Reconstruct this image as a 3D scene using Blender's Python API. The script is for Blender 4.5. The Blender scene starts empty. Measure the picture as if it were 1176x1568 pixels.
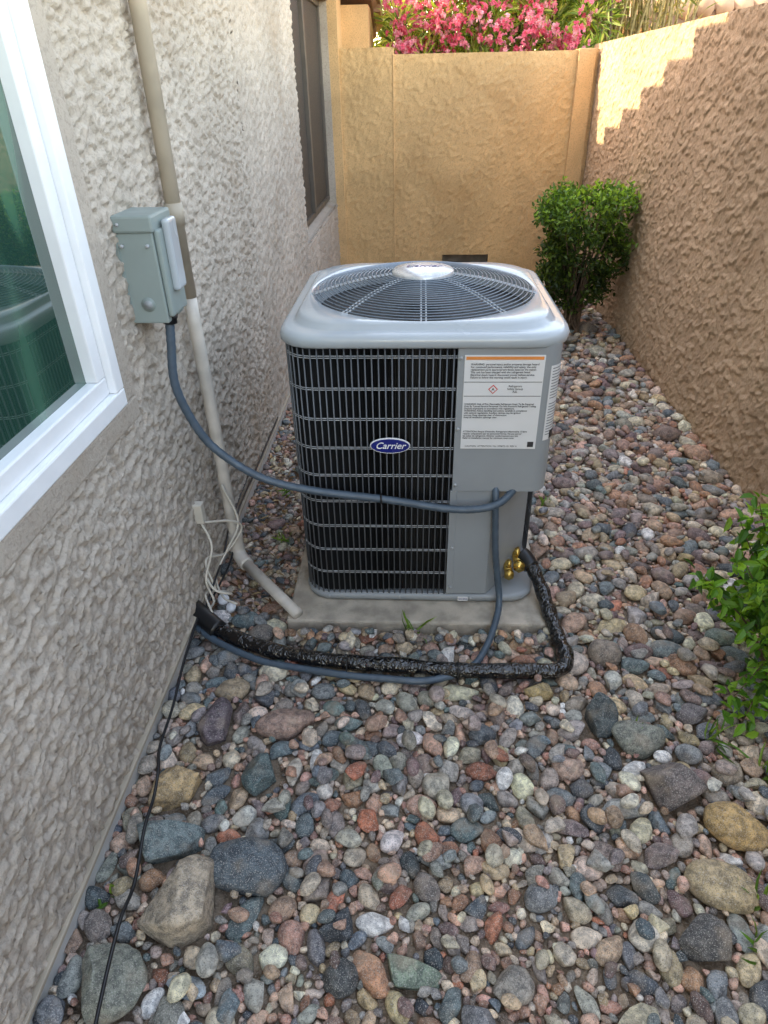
import bpy, bmesh, math, random
import numpy as np
from mathutils import Vector, Matrix
random.seed(7); rng=np.random.default_rng(7)
S=bpy.context.scene
S.view_settings.view_transform='Standard'; S.view_settings.look='None'; S.view_settings.exposure=0
COL=S.collection

def lin(c):
    return tuple(((x/255)/12.92 if x/255<=.04045 else ((x/255+.055)/1.055)**2.4) for x in c)

# ---------------------------------------------------------------- materials
def newmat(name):
    m=bpy.data.materials.new(name); m.use_nodes=True
    nt=m.node_tree; b=nt.nodes['Principled BSDF']; return m,nt,b
def N(nt,t,**k):
    n=nt.nodes.new(t)
    for a,v in k.items(): setattr(n,a,v)
    return n
def coords(nt,scale=(1,1,1),rot=(0,0,0)):
    tc=N(nt,'ShaderNodeTexCoord'); mp=N(nt,'ShaderNodeMapping')
    mp.inputs['Scale'].default_value=scale; mp.inputs['Rotation'].default_value=rot
    nt.links.new(tc.outputs['Object'],mp.inputs['Vector']); return mp.outputs[0]
def noise(nt,vec,scale,detail=3,dist=0.,rough=.5):
    n=N(nt,'ShaderNodeTexNoise'); n.inputs['Scale'].default_value=scale; n.inputs['Detail'].default_value=detail
    n.inputs['Distortion'].default_value=dist; n.inputs['Roughness'].default_value=rough
    nt.links.new(vec,n.inputs['Vector']); return n.outputs['Fac']
def mrange(nt,v,a,b,c=0.,d=1.,smooth=True):
    n=N(nt,'ShaderNodeMapRange'); 
    if smooth: n.interpolation_type='SMOOTHSTEP'
    for i,x in enumerate((a,b,c,d)): n.inputs[i+1].default_value=x
    nt.links.new(v,n.inputs[0]); return n.outputs[0]
def math2(nt,op,a,b):
    n=N(nt,'ShaderNodeMath',operation=op)
    for i,x in enumerate((a,b)):
        if isinstance(x,(int,float)): n.inputs[i].default_value=x
        else: nt.links.new(x,n.inputs[i])
    return n.outputs[0]
def mixc(nt,f,a,b,mode='MIX'):
    n=N(nt,'ShaderNodeMix',data_type='RGBA',blend_type=mode)
    for i,x in ((0,f),(6,a),(7,b)):
        if isinstance(x,(int,float)): n.inputs[i].default_value=x
        elif isinstance(x,tuple): n.inputs[i].default_value=(*x[:3],1)
        else: nt.links.new(x,n.inputs[i])
    return n.outputs[2]
def simple(name,col,rough=.5,metal=0.,var=.08,vscale=12,bump=0.,bscale=200,spec=.5,coat=0):
    m,nt,b=newmat(name); v=coords(nt)
    n=noise(nt,v,vscale,3)
    f=mrange(nt,n,.3,.7)
    c1=tuple(x*(1-var) for x in col); c2=tuple(min(1,x*(1+var)) for x in col)
    nt.links.new(mixc(nt,f,c1,c2),b.inputs['Base Color'])
    nt.links.new(mrange(nt,n,.3,.7,min(1,rough+.06),max(0,rough-.06)),b.inputs['Roughness'])
    b.inputs['Metallic'].default_value=metal; b.inputs['Specular IOR Level'].default_value=spec
    b.inputs['Coat Weight'].default_value=coat
    if bump:
        bp=N(nt,'ShaderNodeBump'); bp.inputs['Strength'].default_value=1; bp.inputs['Distance'].default_value=bump
        nt.links.new(noise(nt,v,bscale,3),bp.inputs['Height']); nt.links.new(bp.outputs[0],b.inputs['Normal'])
    return m
def stucco(name,col,s1=22,amp=.007,lo=.46,hi=.57,aniso=(1,1,1),rot=(0,0,0),fine=.004,stain=.14,real=True,k2=.25,dist=.6):
    m,nt,b=newmat(name); v=coords(nt,aniso,rot); v0=coords(nt)
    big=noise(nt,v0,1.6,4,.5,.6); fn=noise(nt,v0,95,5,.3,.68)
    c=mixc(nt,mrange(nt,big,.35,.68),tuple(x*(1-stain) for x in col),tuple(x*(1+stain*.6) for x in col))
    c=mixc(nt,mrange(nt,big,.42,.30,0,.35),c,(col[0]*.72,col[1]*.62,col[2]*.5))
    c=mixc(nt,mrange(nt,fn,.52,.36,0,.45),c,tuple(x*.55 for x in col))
    nt.links.new(c,b.inputs['Base Color']); b.inputs['Roughness'].default_value=.92; b.inputs['Specular IOR Level'].default_value=.2
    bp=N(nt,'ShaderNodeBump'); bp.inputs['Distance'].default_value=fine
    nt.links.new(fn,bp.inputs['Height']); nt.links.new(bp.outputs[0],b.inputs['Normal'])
    if real:
        h1=mrange(nt,noise(nt,v,s1,2.,dist,.4),lo,hi)
        h2=mrange(nt,noise(nt,v,s1*2.4,2,.5,.5),.48,.60,0,k2)
        h4=math2(nt,'MULTIPLY',noise(nt,v0,4,2),.8)
        h=math2(nt,'ADD',math2(nt,'ADD',h1,h2),h4)
        d=N(nt,'ShaderNodeDisplacement'); d.inputs['Midlevel'].default_value=.9; d.inputs['Scale'].default_value=amp
        nt.links.new(h,d.inputs['Height']); nt.links.new(d.outputs[0],nt.nodes['Material Output'].inputs['Displacement'])
        m.displacement_method='DISPLACEMENT'
    return m
LW=(.51,.45,.38)
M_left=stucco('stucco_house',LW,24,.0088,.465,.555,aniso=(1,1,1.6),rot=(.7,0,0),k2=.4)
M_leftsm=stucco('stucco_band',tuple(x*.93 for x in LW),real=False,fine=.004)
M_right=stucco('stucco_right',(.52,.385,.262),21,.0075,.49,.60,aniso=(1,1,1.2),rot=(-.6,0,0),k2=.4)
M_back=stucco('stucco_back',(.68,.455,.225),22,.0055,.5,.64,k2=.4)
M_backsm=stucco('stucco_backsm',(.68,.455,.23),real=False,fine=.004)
M_found=simple('foundation_paint',(.26,.215,.17),.85,bump=.001,bscale=150,var=.2)
M_white=simple('vinyl_white',(.80,.82,.84),.35,var=.03)
M_whitesill=simple('base_strip_gray',(.60,.60,.58),.5,var=.08)  # plain light gray of the smooth strip along the wall base
M_panel=simple('ac_paint',(.29,.315,.335),.38,var=.05,vscale=5,spec=.5)
M_cap=simple('ac_cap_paint',(.40,.445,.48),.22,var=.05,vscale=4,spec=.6,coat=.3)
M_wire=simple('guard_wire',(.10,.11,.125),.35,spec=.6)
M_wirel=simple('guard_wire_light',(.40,.42,.44),.4,spec=.6)
M_gr=simple('grille_wire',(.14,.18,.23),.3,spec=.7)
M_black=simple('black_plastic',(.012,.013,.015),.35)
M_dark=simple('dark_metal',(.010,.011,.013),.6)
M_fan=simple('fan_blade',(.03,.034,.042),.4)
M_fin=simple('coil_fin',(.016,.017,.019),.5)
M_disc=simple('motor_cap',(.62,.63,.64),.25,var=.15,vscale=30,metal=.3)
M_label=simple('label_white',(.72,.73,.74),.4,var=.02)
M_ink=simple('ink',(.03,.03,.035),.5)
M_orange=simple('label_orange',(.75,.27,.06),.5)
M_red=simple('label_red',(.6,.06,.05),.5)
M_blue=simple('badge_blue',(.008,.016,.18),.3)
M_badge=simple('badge_white',(.85,.86,.88),.35)
M_box=simple('disconnect_paint',(.25,.30,.29),.42,var=.06,vscale=8)
M_whip=simple('conduit_gray',(.070,.100,.135),.38,var=.12,vscale=25)
M_pvct=simple('pvc_painted',(.42,.365,.285),.5,var=.12,vscale=10)
M_pvcl=simple('pvc_lower',(.56,.52,.46),.5,var=.12,vscale=14)
M_conc=simple('concrete',(.44,.39,.32),.9,var=.25,vscale=14,bump=.003,bscale=140)
M_brass=simple('brass',(.65,.45,.12),.3,metal=.9)
M_copper=simple('copper',(.6,.27,.12),.35,metal=.9)
M_cable=simple('cable_beige',(.62,.58,.50),.6)
M_screen=simple('window_screen',(.055,.05,.045),.55,var=.2,vscale=300,spec=.3)
M_brz=simple('bronze_frame',(.10,.085,.07),.5)
M_bark=simple('bark',(.13,.09,.06),.9,var=.3,vscale=40)
M_stalk=simple('cane',(.30,.24,.10),.8,var=.3,vscale=30)
M_roof=simple('roof_tile',(.50,.33,.22),.85,var=.2,vscale=4)
M_fascia=simple('fascia',(.22,.13,.085),.7)
m,nt,b=newmat('black_tape'); v=coords(nt,(1,1,1)); b.inputs['Base Color'].default_value=(.004,.004,.005,1)
b.inputs['Roughness'].default_value=.06; b.inputs['Specular IOR Level'].default_value=.9
bp=N(nt,'ShaderNodeBump'); bp.inputs['Distance'].default_value=.0075
nt.links.new(noise(nt,v,42,1,2.),bp.inputs['Height']); nt.links.new(bp.outputs[0],b.inputs['Normal']); M_tape=m
m,nt,b=newmat('window_glass'); v=coords(nt,(1,1,.25)); b.inputs['Roughness'].default_value=.015
nt.links.new(mixc(nt,mrange(nt,noise(nt,v,5,2,.5),.42,.58),(.022,.06,.045),(.06,.15,.10)),b.inputs['Base Color'])
b.inputs['Specular IOR Level'].default_value=1.0; b.inputs['IOR'].default_value=1.8; M_glass=m
m,nt,b=newmat('dirt'); v=coords(nt)
c=mixc(nt,mrange(nt,noise(nt,v,30,4),.35,.65),(.17,.125,.085),(.32,.25,.18))
n3=noise(nt,v,200,3)
c=mixc(nt,mrange(nt,n3,.5,.7,0,.7),c,(.42,.34,.27))
nt.links.new(c,b.inputs['Base Color']); b.inputs['Roughness'].default_value=.95
bp=N(nt,'ShaderNodeBump'); bp.inputs['Distance'].default_value=.008
nt.links.new(n3,bp.inputs['Height']); nt.links.new(bp.outputs[0],b.inputs['Normal']); M_dirt=m
m,nt,b=newmat('river_rock'); v=coords(nt)
at=N(nt,'ShaderNodeAttribute',attribute_name='Col')
dk=mixc(nt,1.,at.outputs['Color'],(.56,.56,.56),'MULTIPLY'); lt=mixc(nt,1.,at.outputs['Color'],(1.40,1.36,1.29),'MULTIPLY')
n45=noise(nt,v,55,4,.5,.62)
c=mixc(nt,mrange(nt,n45,.34,.68),dk,lt)
n4=noise(nt,v,380,1.5)
c=mixc(nt,mrange(nt,n4,.57,.66,0,.6),c,(.55,.52,.48))
c=mixc(nt,mrange(nt,n4,.42,.33,0,.6),c,(.06,.06,.065))
n14=noise(nt,v,15,3)
c=mixc(nt,mrange(nt,n14,.5,.75,0,.42),c,(.46,.37,.27))
nt.links.new(c,b.inputs['Base Color']); b.inputs['Roughness'].default_value=.74; b.inputs['Specular IOR Level'].default_value=.35
bp=N(nt,'ShaderNodeBump'); bp.inputs['Distance'].default_value=.003
nt.links.new(noise(nt,v,120,4,.2,.65),bp.inputs['Height']); nt.links.new(bp.outputs[0],b.inputs['Normal']); M_rock=m
def leafmat(name,rough=.45,trans=.35):
    m,nt,b=newmat(name); at=N(nt,'ShaderNodeAttribute',attribute_name='Col')
    nt.links.new(at.outputs['Color'],b.inputs['Base Color']); b.inputs['Roughness'].default_value=rough
    tr=N(nt,'ShaderNodeBsdfTranslucent'); nt.links.new(mixc(nt,1.,at.outputs['Color'],(1.5,1.4,.6),'MULTIPLY') if 'leaf' in name else at.outputs['Color'],tr.inputs[0])
    mx=N(nt,'ShaderNodeMixShader'); mx.inputs[0].default_value=trans
    nt.links.new(b.outputs[0],mx.inputs[1]); nt.links.new(tr.outputs[0],mx.inputs[2]); nt.links.new(mx.outputs[0],nt.nodes['Material Output'].inputs[0])
    return m
M_leaf=leafmat('leaf'); M_petal=leafmat('petal',.6,.35); M_dry=leafmat('dry_litter',.8,.1)

# ---------------------------------------------------------------- helpers
def add(name,me,mat=None,parent=None,smooth=False):
    o=bpy.data.objects.new(name,me); COL.objects.link(o)
    if mat is not None: me.materials.append(mat)
    if parent is not None: o.parent=parent
    if smooth and hasattr(me,'polygons'):
        me.polygons.foreach_set('use_smooth',[True]*len(me.polygons))
    return o
def empty(name,loc=(0,0,0)):
    o=bpy.data.objects.new(name,None); COL.objects.link(o); o.empty_display_size=.1; return o
def pyd(name,V,F,mat,parent=None,smooth=False):
    me=bpy.data.meshes.new(name); me.from_pydata([tuple(v) for v in V],[],F); me.validate(); me.update()
    return add(name,me,mat,parent,smooth)
def npmesh(name,V,L,counts,mat,parent=None,col=None,smooth=True):
    me=bpy.data.meshes.new(name); V=np.asarray(V,dtype=np.float32); L=np.asarray(L,dtype=np.int32).ravel(); counts=np.asarray(counts,dtype=np.int32)
    me.vertices.add(len(V)); me.vertices.foreach_set('co',V.ravel())
    me.loops.add(len(L)); me.loops.foreach_set('vertex_index',L)
    me.polygons.add(len(counts)); st=np.concatenate([[0],np.cumsum(counts)[:-1]]).astype(np.int32)
    me.polygons.foreach_set('loop_start',st)
    me.polygons.foreach_set('use_smooth',np.full(len(counts),smooth))
    me.update(calc_edges=True)
    if col is not None:
        a=me.color_attributes.new('Col','FLOAT_COLOR','POINT')
        c=np.ones((len(V),4),dtype=np.float32); c[:,:3]=col; a.data.foreach_set('color',c.ravel())
    return add(name,me,mat,parent)
def box(name,a,b,mat,parent=None,bev=.0,seg=2):
    bm=bmesh.new(); bmesh.ops.create_cube(bm,size=1)
    c=[(a[i]+b[i])/2 for i in range(3)]; s=[abs(b[i]-a[i]) for i in range(3)]
    for v in bm.verts: v.co=Vector([c[i]+v.co[i]*s[i] for i in range(3)])
    if bev: bmesh.ops.bevel(bm,geom=bm.edges[:],offset=min(bev,min(s)*.45),segments=seg,affect='EDGES',profile=.5)
    me=bpy.data.meshes.new(name); bm.to_mesh(me); bm.free(); return add(name,me,mat,parent,smooth=False)
def catmull(P,n=8):
    P=[Vector(p) for p in P]; Q=[P[0]*2-P[1]]+P+[P[-1]*2-P[-2]]; out=[]
    for i in range(1,len(Q)-2):
        for k in range(n):
            t=k/n; a,b,c,d=Q[i-1],Q[i],Q[i+1],Q[i+2]
            out.append(.5*((2*b)+(c-a)*t+(2*a-5*b+4*c-d)*t*t+(3*b-3*c+d-a)*t**3))
    out.append(P[-1]); return out
def tubes(name,paths,r,mat,parent=None,seg=8,closed=False,rfun=None):
    V=[];F=[]
    for P in paths:
        P=[Vector(p) for p in P]; n=len(P); base=len(V)
        t0=(P[1]-P[0]).normalized(); up=Vector((0,0,1)) if abs(t0.z)<.9 else Vector((0,1,0))
        nrm=(up-t0*up.dot(t0)).normalized()
        for i in range(n):
            if closed: t=(P[(i+1)%n]-P[i-1])
            else: t=P[min(i+1,n-1)]-P[max(i-1,0)]
            t.normalize(); nrm=(nrm-t*nrm.dot(t)).normalized(); bi=t.cross(nrm)
            for k in range(seg):
                rr=r if rfun is None else rfun(i,k,n,r)
                a=2*math.pi*k/seg; V.append(P[i]+(nrm*math.cos(a)+bi*math.sin(a))*rr)
        m=n if closed else n-1
        for i in range(m):
            for k in range(seg):
                j=(i+1)%n
                F.append((base+i*seg+k,base+i*seg+(k+1)%seg,base+j*seg+(k+1)%seg,base+j*seg+k))
        if not closed:
            F.append(tuple(base+k for k in range(seg))[::-1]); F.append(tuple(base+(n-1)*seg+k for k in range(seg)))
    return pyd(name,V,F,mat,parent,True)
def prism(name,poly,z0,z1,mat,parent=None,bev=0.):
    n=len(poly); V=[(x,y,z0) for x,y in poly]+[(x,y,z1) for x,y in poly]
    F=[tuple(range(n))[::-1],tuple(range(n,2*n))]+[(i,(i+1)%n,n+(i+1)%n,n+i) for i in range(n)]
    o=pyd(name,V,F,mat,parent)
    if bev:
        md=o.modifiers.new('b','BEVEL'); md.width=bev; md.segments=2; md.limit_method='ANGLE'
    return o
def grid(name,ax,c,r1,r2,step,mat,parent=None,holes=(),flip=False):
    n1=max(1,round((r1[1]-r1[0])/step)); n2=max(1,round((r2[1]-r2[0])/step))
    A=np.linspace(*r1,n1+1); B=np.linspace(*r2,n2+1)
    for h in holes:
        for k in (0,1):
            if r1[0]<h[0][k]<r1[1]: A[np.abs(A-h[0][k]).argmin()]=h[0][k]
            if r2[0]<h[1][k]<r2[1]: B[np.abs(B-h[1][k]).argmin()]=h[1][k]
    g1,g2=np.meshgrid(A,B,indexing='ij'); cc=np.full_like(g1,c)
    V=np.stack([cc,g1,g2] if ax=='x' else [g1,cc,g2],-1).reshape(-1,3)
    i,j=np.meshgrid(np.arange(n1),np.arange(n2),indexing='ij'); i=i.ravel(); j=j.ravel()
    mc=(A[i]+A[i+1])/2; mz=(B[j]+B[j+1])/2; keep=np.ones(len(i),bool)
    for h in holes: keep&=~((mc>h[0][0])&(mc<h[0][1])&(mz>h[1][0])&(mz<h[1][1]))
    i=i[keep]; j=j[keep]; w=n2+1
    L=np.stack([i*w+j,(i+1)*w+j,(i+1)*w+j+1,i*w+j+1],-1)
    if flip: L=L[:,::-1]
    return npmesh(name,V,L,np.full(len(L),4),mat,parent)
def text(name,body,size,loc,mat,parent,rot=(math.pi/2,0,0),shear=0,align='LEFT',ext=0.0004,off=0.):
    c=bpy.data.curves.new(name,'FONT'); c.body=body; c.size=size; c.shear=shear; c.align_x=align; c.align_y='CENTER'; c.extrude=ext; c.offset=off
    o=bpy.data.objects.new(name,c); COL.objects.link(o); c.materials.append(mat); o.location=loc; o.rotation_euler=rot; o.parent=parent; return o

# ---------------------------------------------------------------- camera
th=math.radians(33);ps=math.radians(3.2);ro=math.radians(1.2)
Fh=Vector((-math.sin(ps),math.cos(ps),0)); R=Vector((math.cos(ps),math.sin(ps),0)); Z=Vector((0,0,1))
fw=Fh*math.cos(th)-Z*math.sin(th); D=-(Fh*math.sin(th)+Z*math.cos(th))
cr=R*math.cos(ro)+D*math.sin(ro); cd=D*math.cos(ro)-R*math.sin(ro)
cam=bpy.data.cameras.new('camera'); co=bpy.data.objects.new('camera',cam); COL.objects.link(co)
Mx=Matrix.Identity(4)
for i in range(3): Mx[i][0]=cr[i]; Mx[i][1]=-cd[i]; Mx[i][2]=-fw[i]
Mx[2][3]=1.6; co.matrix_world=Mx
cam.sensor_fit='VERTICAL'; cam.sensor_height=24; cam.lens=24*1000/1568; cam.clip_start=.02; cam.clip_end=1000
S.camera=co

# ---------------------------------------------------------------- light
sd=Vector((-1,.35,.72)).normalized()
w=bpy.data.worlds.new('World'); S.world=w; w.use_nodes=True; nt=w.node_tree; bg=nt.nodes['Background']
sk=N(nt,'ShaderNodeTexSky',sky_type='NISHITA'); sk.sun_disc=False; sk.sun_elevation=math.asin(sd.z); sk.sun_rotation=math.atan2(sd.x,sd.y)%(2*math.pi)
sk.air_density=1.; sk.dust_density=1.; sk.ozone_density=.6
# the photograph is exposed for the open shade of the side yard, so the sky fill is set to that exposure
nt.links.new(mixc(nt,1.,sk.outputs[0],(1.30,1.0,.74),'MULTIPLY'),bg.inputs[0]); bg.inputs[1].default_value=1.32
sl=bpy.data.lights.new('sun','SUN'); sl.energy=14.; sl.angle=math.radians(.5); sl.color=(1,.82,.50)
so=bpy.data.objects.new('sun',sl); COL.objects.link(so); so.rotation_euler=sd.to_track_quat('Z','Y').to_euler()

# ---------------------------------------------------------------- ground
pyd('ground',[(-150,-150,0),(150,-150,0),(150,250,0),(-150,250,0)],[(0,1,2,3)],M_dirt)

# ---------------------------------------------------------------- house (left)
house=empty('stucco_house')
X=-.75
W1=((-.6,1.53),(.93,2.2)); W2=((4.75,6.66),(.70,2.2))
grid('wall_near','x',X,(-.2,3.2),(.10,2.3),.0056,M_left,house,[W1])
grid('wall_far','x',X,(3.2,6.72),(.10,2.4),.012,M_left,house,[W2])
box('wall_rear',(-.80,-.8,.10),(-.752,-.2,2.45),M_leftsm,house)
rz=lambda y:3.10-.315*(y-4.95)
pyd('wall_upper',[(X,-.2,2.3),(X,3.2,2.3),(X,3.2,2.4),(X,6.72,2.4),(X,6.72,rz(6.72)-.1),(X,-.2,rz(-.2)-.1)],[(0,1,2,3,4,5)],M_leftsm,house)
pyd('wall_back_part',[(X,-8,0),(X,-.8,0),(X,-.8,2.45),(X,-.2,2.45),(X,-.2,rz(-.2)-.1),(X,-3.5,rz(-3.5)-.1),(X,-8,rz(-3.5)-1.4)],[(0,1,2,3,4,5,6)],M_leftsm,house)
grid('wall_end','y',7.75,(-8,-.44),(0,2.1),.5,M_backsm,house,flip=True)
box('wall_bump',(-1.2,7.02,0),(-.44,7.7,2.2),M_backsm,house)
box('wall_return',(-1.2,6.66,0),(-.675,7.03,2.4),M_backsm,house)
box('body',(-9,-8,0),(-.86,7.6,2.18),M_found,house)
pyd('body_upper',[(-.86,-8,2.18),(-.86,7.5,2.18),(-.86,-3.5,rz(-3.5)-.15),(-9,-8,2.18),(-9,7.5,2.18),(-9,-3.5,rz(-3.5)-.15)],[(0,1,2),(3,5,4),(0,2,5,3),(1,4,5,2),(0,3,4,1)],M_leftsm,house)
e0=rz(7.95); e1=rz(-3.5)
V=[]
for xx in (-.42,-9.5):
    for (yy,zz) in ((7.95,e0),(-3.5,e1),(-8.5,e1-1.5)):
        V+= [(xx,yy,zz),(xx,yy,zz-.14)]
F=[(0,2,3,1),(2,4,5,3),(6,7,9,8),(8,9,11,10),(0,6,8,2),(2,8,10,4),(1,3,9,7),(3,5,11,9),(0,1,7,6)]
pyd('roof',V,F,M_fascia,house)
V=[];F=[]
for k in range(26):
    y1=8.05-k*.42; z1=rz(y1); b=len(V)
    for xx in (-.36,-.75):
        V+=[(xx,y1,z1-.02),(xx,y1,z1+.13),(xx,y1-.47,z1+.47*.315-.01),(xx,y1-.47,z1+.47*.315-.08)]
    F+=[(b,b+1,b+2,b+3),(b+4,b+7,b+6,b+5),(b,b+4,b+5,b+1),(b+1,b+5,b+6,b+2),(b+2,b+6,b+7,b+3),(b,b+3,b+7,b+4)]
pyd('rake_tiles',V,F,M_roof,house)
tubes('eave_tiles',[[(-.45-k*.3,8.08,rz(8.08)+.03),(-.45-k*.3,7.3,rz(7.3)+.03)] for k in range(10)],.09,M_roof,house,10)
box('foundation',(-.9,-3,-.05),(-.772,6.7,.12),M_found,house)
box('weep_screed',(-.78,-3,.088),(-.738,6.66,.100),M_pvct,house,.002)
box('weep_lip',(-.775,-3,.06),(-.756,6.66,.087),M_found,house,.002)
box('base_strip',(-.775,-3,-.02),(-.762,6.66,.045),M_whitesill,house,.002)
win=empty('window_near'); win.parent=house
def frame(par,W,x0,x1,t,mat,name):
    (y0,y1),(z0,z1)=W
    box(name+'_bottom',(x0,y0,z0),(x1,y1,z0+t),mat,par,.004)
    box(name+'_top',(x0,y0,z1-t),(x1,y1,z1),mat,par,.004)
    box(name+'_right',(x0,y1-t,z0+t),(x1,y1,z1-t),mat,par,.004)
    box(name+'_left',(x0,y0,z0+t),(x1,y0+t,z1-t),mat,par,.004)
frame(win,W1,-.80,-.738,.045,M_white,'outer')
frame(win,((W1[0][0]+.046,W1[0][1]-.046),(W1[1][0]+.046,W1[1][1]-.046)),-.80,-.756,.045,M_white,'sash')
box('glass',(-.80,W1[0][0]+.08,W1[1][0]+.08),(-.785,W1[0][1]-.08,W1[1][1]-.08),M_glass,win)
box('meeting_rail',(-.79,.30,1.02),(-.762,.35,2.12),M_white,win,.003)
box('band_bottom',(-.775,-.8,.868),(-.7425,1.60,.929),M_leftsm,house,.006)
box('band_right',(-.775,1.531,.929),(-.7425,1.60,2.25),M_leftsm,house,.006)
wf=empty('window_far'); wf.parent=house
(y0,y1),(z0,z1)=W2
box('reveal_sill',(-.90,y0,z0-.06),(-.755,y1,z0),M_leftsm,wf)
pyd('sill_slope',[(-.742,y0,z0-.012),(-.742,y1,z0-.012),(-.88,y1,z0+.035),(-.88,y0,z0+.035)],[(0,1,2,3)],M_leftsm,wf)
box('reveal_far',(-.90,y1-.002,z0),(-.755,y1+.05,z1),M_leftsm,wf)
box('reveal_nearside',(-.90,y0-.05,z0),(-.755,y0+.002,z1),M_leftsm,wf)
box('screen',(-.90,y0,z0+.03),(-.835,y1,z1),M_screen,wf)
frame(wf,((y0+.004,y1-.004),(z0+.034,z1)),-.84,-.815,.04,M_brz,'frame')
box('mullion',(-.84,5.62,z0+.07),(-.806,5.69,z1-.04),M_brz,wf,.003)

# ---------------------------------------------------------------- garden walls
rwall=empty('block_wall_right')
grid('face','x',1.5,(1.2,6.9),(-.05,1.88),.0085,M_right,rwall,flip=True)
grid('face_near','x',1.5,(-1.0,1.2),(-.05,1.88),.02,M_right,rwall,flip=True)
box('core',(1.512,-8,0),(1.70,7.0,1.875),M_backsm,rwall)
box('core_near',(1.50,-8,0),(1.511,-1.0,1.875),M_backsm,rwall)
bwall=empty('block_wall_back')
grid('face','y',6.70,(-.22,1.33),(-.05,1.835),.011,M_back,bwall,[((.245,.685),(.15,.23))])
grid('face_strip','y',6.688,(-.68,-.217),(-.05,1.885),.011,M_back,bwall)
box('strip_core',(-.68,6.70,0),(-.217,6.88,1.88),M_backsm,bwall)
box('core_low',(-.217,6.712,0),(1.33,6.88,.148),M_dark,bwall)
box('core_up',(-.217,6.712,.232),(1.33,6.88,1.832),M_backsm,bwall)
box('vent_l',(-.217,6.712,.148),(.243,6.88,.232),M_dark,bwall); box('vent_r',(.687,6.712,.148),(1.33,6.88,.232),M_dark,bwall); box('vent_back',(.243,6.80,.148),(.687,6.88,.232),M_found,bwall)
box('joint',(-.222,6.682,0),(-.212,6.72,1.835),M_backsm,bwall,.002)
box('pilaster',(1.325,6.655,0),(1.465,6.90,1.845),M_backsm,bwall,.004)
box('corner_fill',(1.465,6.70,0),(1.512,6.9,1.84),M_backsm,bwall)

# ---------------------------------------------------------------- rocks
def ico(s):
    bm=bmesh.new(); bmesh.ops.create_icosphere(bm,subdivisions=s,radius=1); bm.verts.ensure_lookup_table()
    V=np.array([v.co[:] for v in bm.verts]); F=np.array([[v.index for v in f.verts] for f in bm.faces]); bm.free(); return V,F
ICO={k:ico(k) for k in (2,3,4)}
NV=18
def variants(s,kind):
    V,F=ICO[s]; out=[]; r=np.random.default_rng(5 if kind=='river' else 9)
    for q in range(NV):
        d=r.normal(size=(5,3)); d/=np.linalg.norm(d,axis=1)[:,None]; am=r.uniform(-.16,.16,5)
        rad=1+sum(am[k]*(V@d[k])**(2+k%3) for k in range(5))
        ph=r.uniform(0,6,3); fr=r.uniform(2,3.5,3)
        rad+=.03*np.sin(V[:,0]*fr[0]*1.6+ph[0])*np.sin(V[:,1]*fr[1]*1.6+ph[1])+.02*np.sin(V[:,2]*5+ph[2])
        P=V*rad[:,None]
        nc,h0,h1,soft=(6,.66,.92,.18) if kind=='river' else (11,.52,.8,.03)
        for k in range(nc):
            n=r.normal(size=3); n/=np.linalg.norm(n); h=r.uniform(h0,h1)
            ex=P@n-h; P=P-np.clip(ex,0,None)[:,None]*n*(1-soft)
        if kind=='crush' and s>2:
            P=P*(1+.025*np.sin(V[:,0]*9+ph[0])*np.sin(V[:,1]*8+ph[1])*np.sin(V[:,2]*9+ph[2]))[:,None]
        out.append(P/np.abs(P).max(0))
    return out
VAR={(s,k):variants(s,k) for s in (2,3,4) for k in ('river','crush')}
PAL=[((96,106,113),11),((124,128,131),13),((80,87,93),9),((140,129,125),12),((174,156,128),13),((172,143,126),11),((200,189,170),11),((156,120,97),7),((150,148,142),14),((98,112,113),7),((120,102,101),6),((160,154,138),7),((164,110,88),2),((212,207,200),6)]
PC=np.array([lin(p[0]) for p in PAL]); PW=np.array([p[1] for p in PAL],float); PW/=PW.sum()
PINK=np.array([lin(c) for c in ((184,150,134),(164,128,114),(198,176,156),(142,122,114),(174,160,148),(132,127,124))])
GAIN=1.22
cs=.005; x0,x1,y0,y1=-.765,1.50,0.,6.72
nx=int((x1-x0)/cs); ny=int((y1-y0)/cs)
occ=np.zeros((ny,nx),bool); HF=np.zeros((ny,nx),np.float32)
gx=x0+(np.arange(nx)+.5)*cs; gy=y0+(np.arange(ny)+.5)*cs
def mark(xa,xb,ya,yb):
    occ[(gy>ya)[:,None]&(gy<yb)[:,None]&(gx>xa)[None]&(gx<xb)[None]]=True
mark(-.44,.46,1.67,2.72)
def foot(x,y,a,b,an):
    m=max(a,b); i0=max(0,int((y-m-y0)/cs)); i1=min(ny,int((y+m-y0)/cs)+1); j0=max(0,int((x-m-x0)/cs)); j1=min(nx,int((x+m-x0)/cs)+1)
    if i1<=i0 or j1<=j0: return None
    dx=gx[j0:j1][None]-x; dy=gy[i0:i1][:,None]-y; c,s=math.cos(an),math.sin(an)
    e=((dx*c+dy*s)/a)**2+((-dx*s+dy*c)/b)**2
    return (slice(i0,i1),slice(j0,j1)),e
rocks=[]
def put(x,y,a,b,c,an,col,kind='river',z=None,ft=None):
    ft=ft or foot(x,y,a,b,an); 
    if ft is None: return
    sl_,e=ft; mk=e<1
    if z is None: z=c*.5
    occ[sl_]|=(e<.86)
    top=z+c*np.sqrt(np.clip(1-e,0,1)); HF[sl_]=np.where(mk,np.maximum(HF[sl_],top),HF[sl_])
    rocks.append((x,y,z,a,b,c,an,col,kind))
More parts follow.
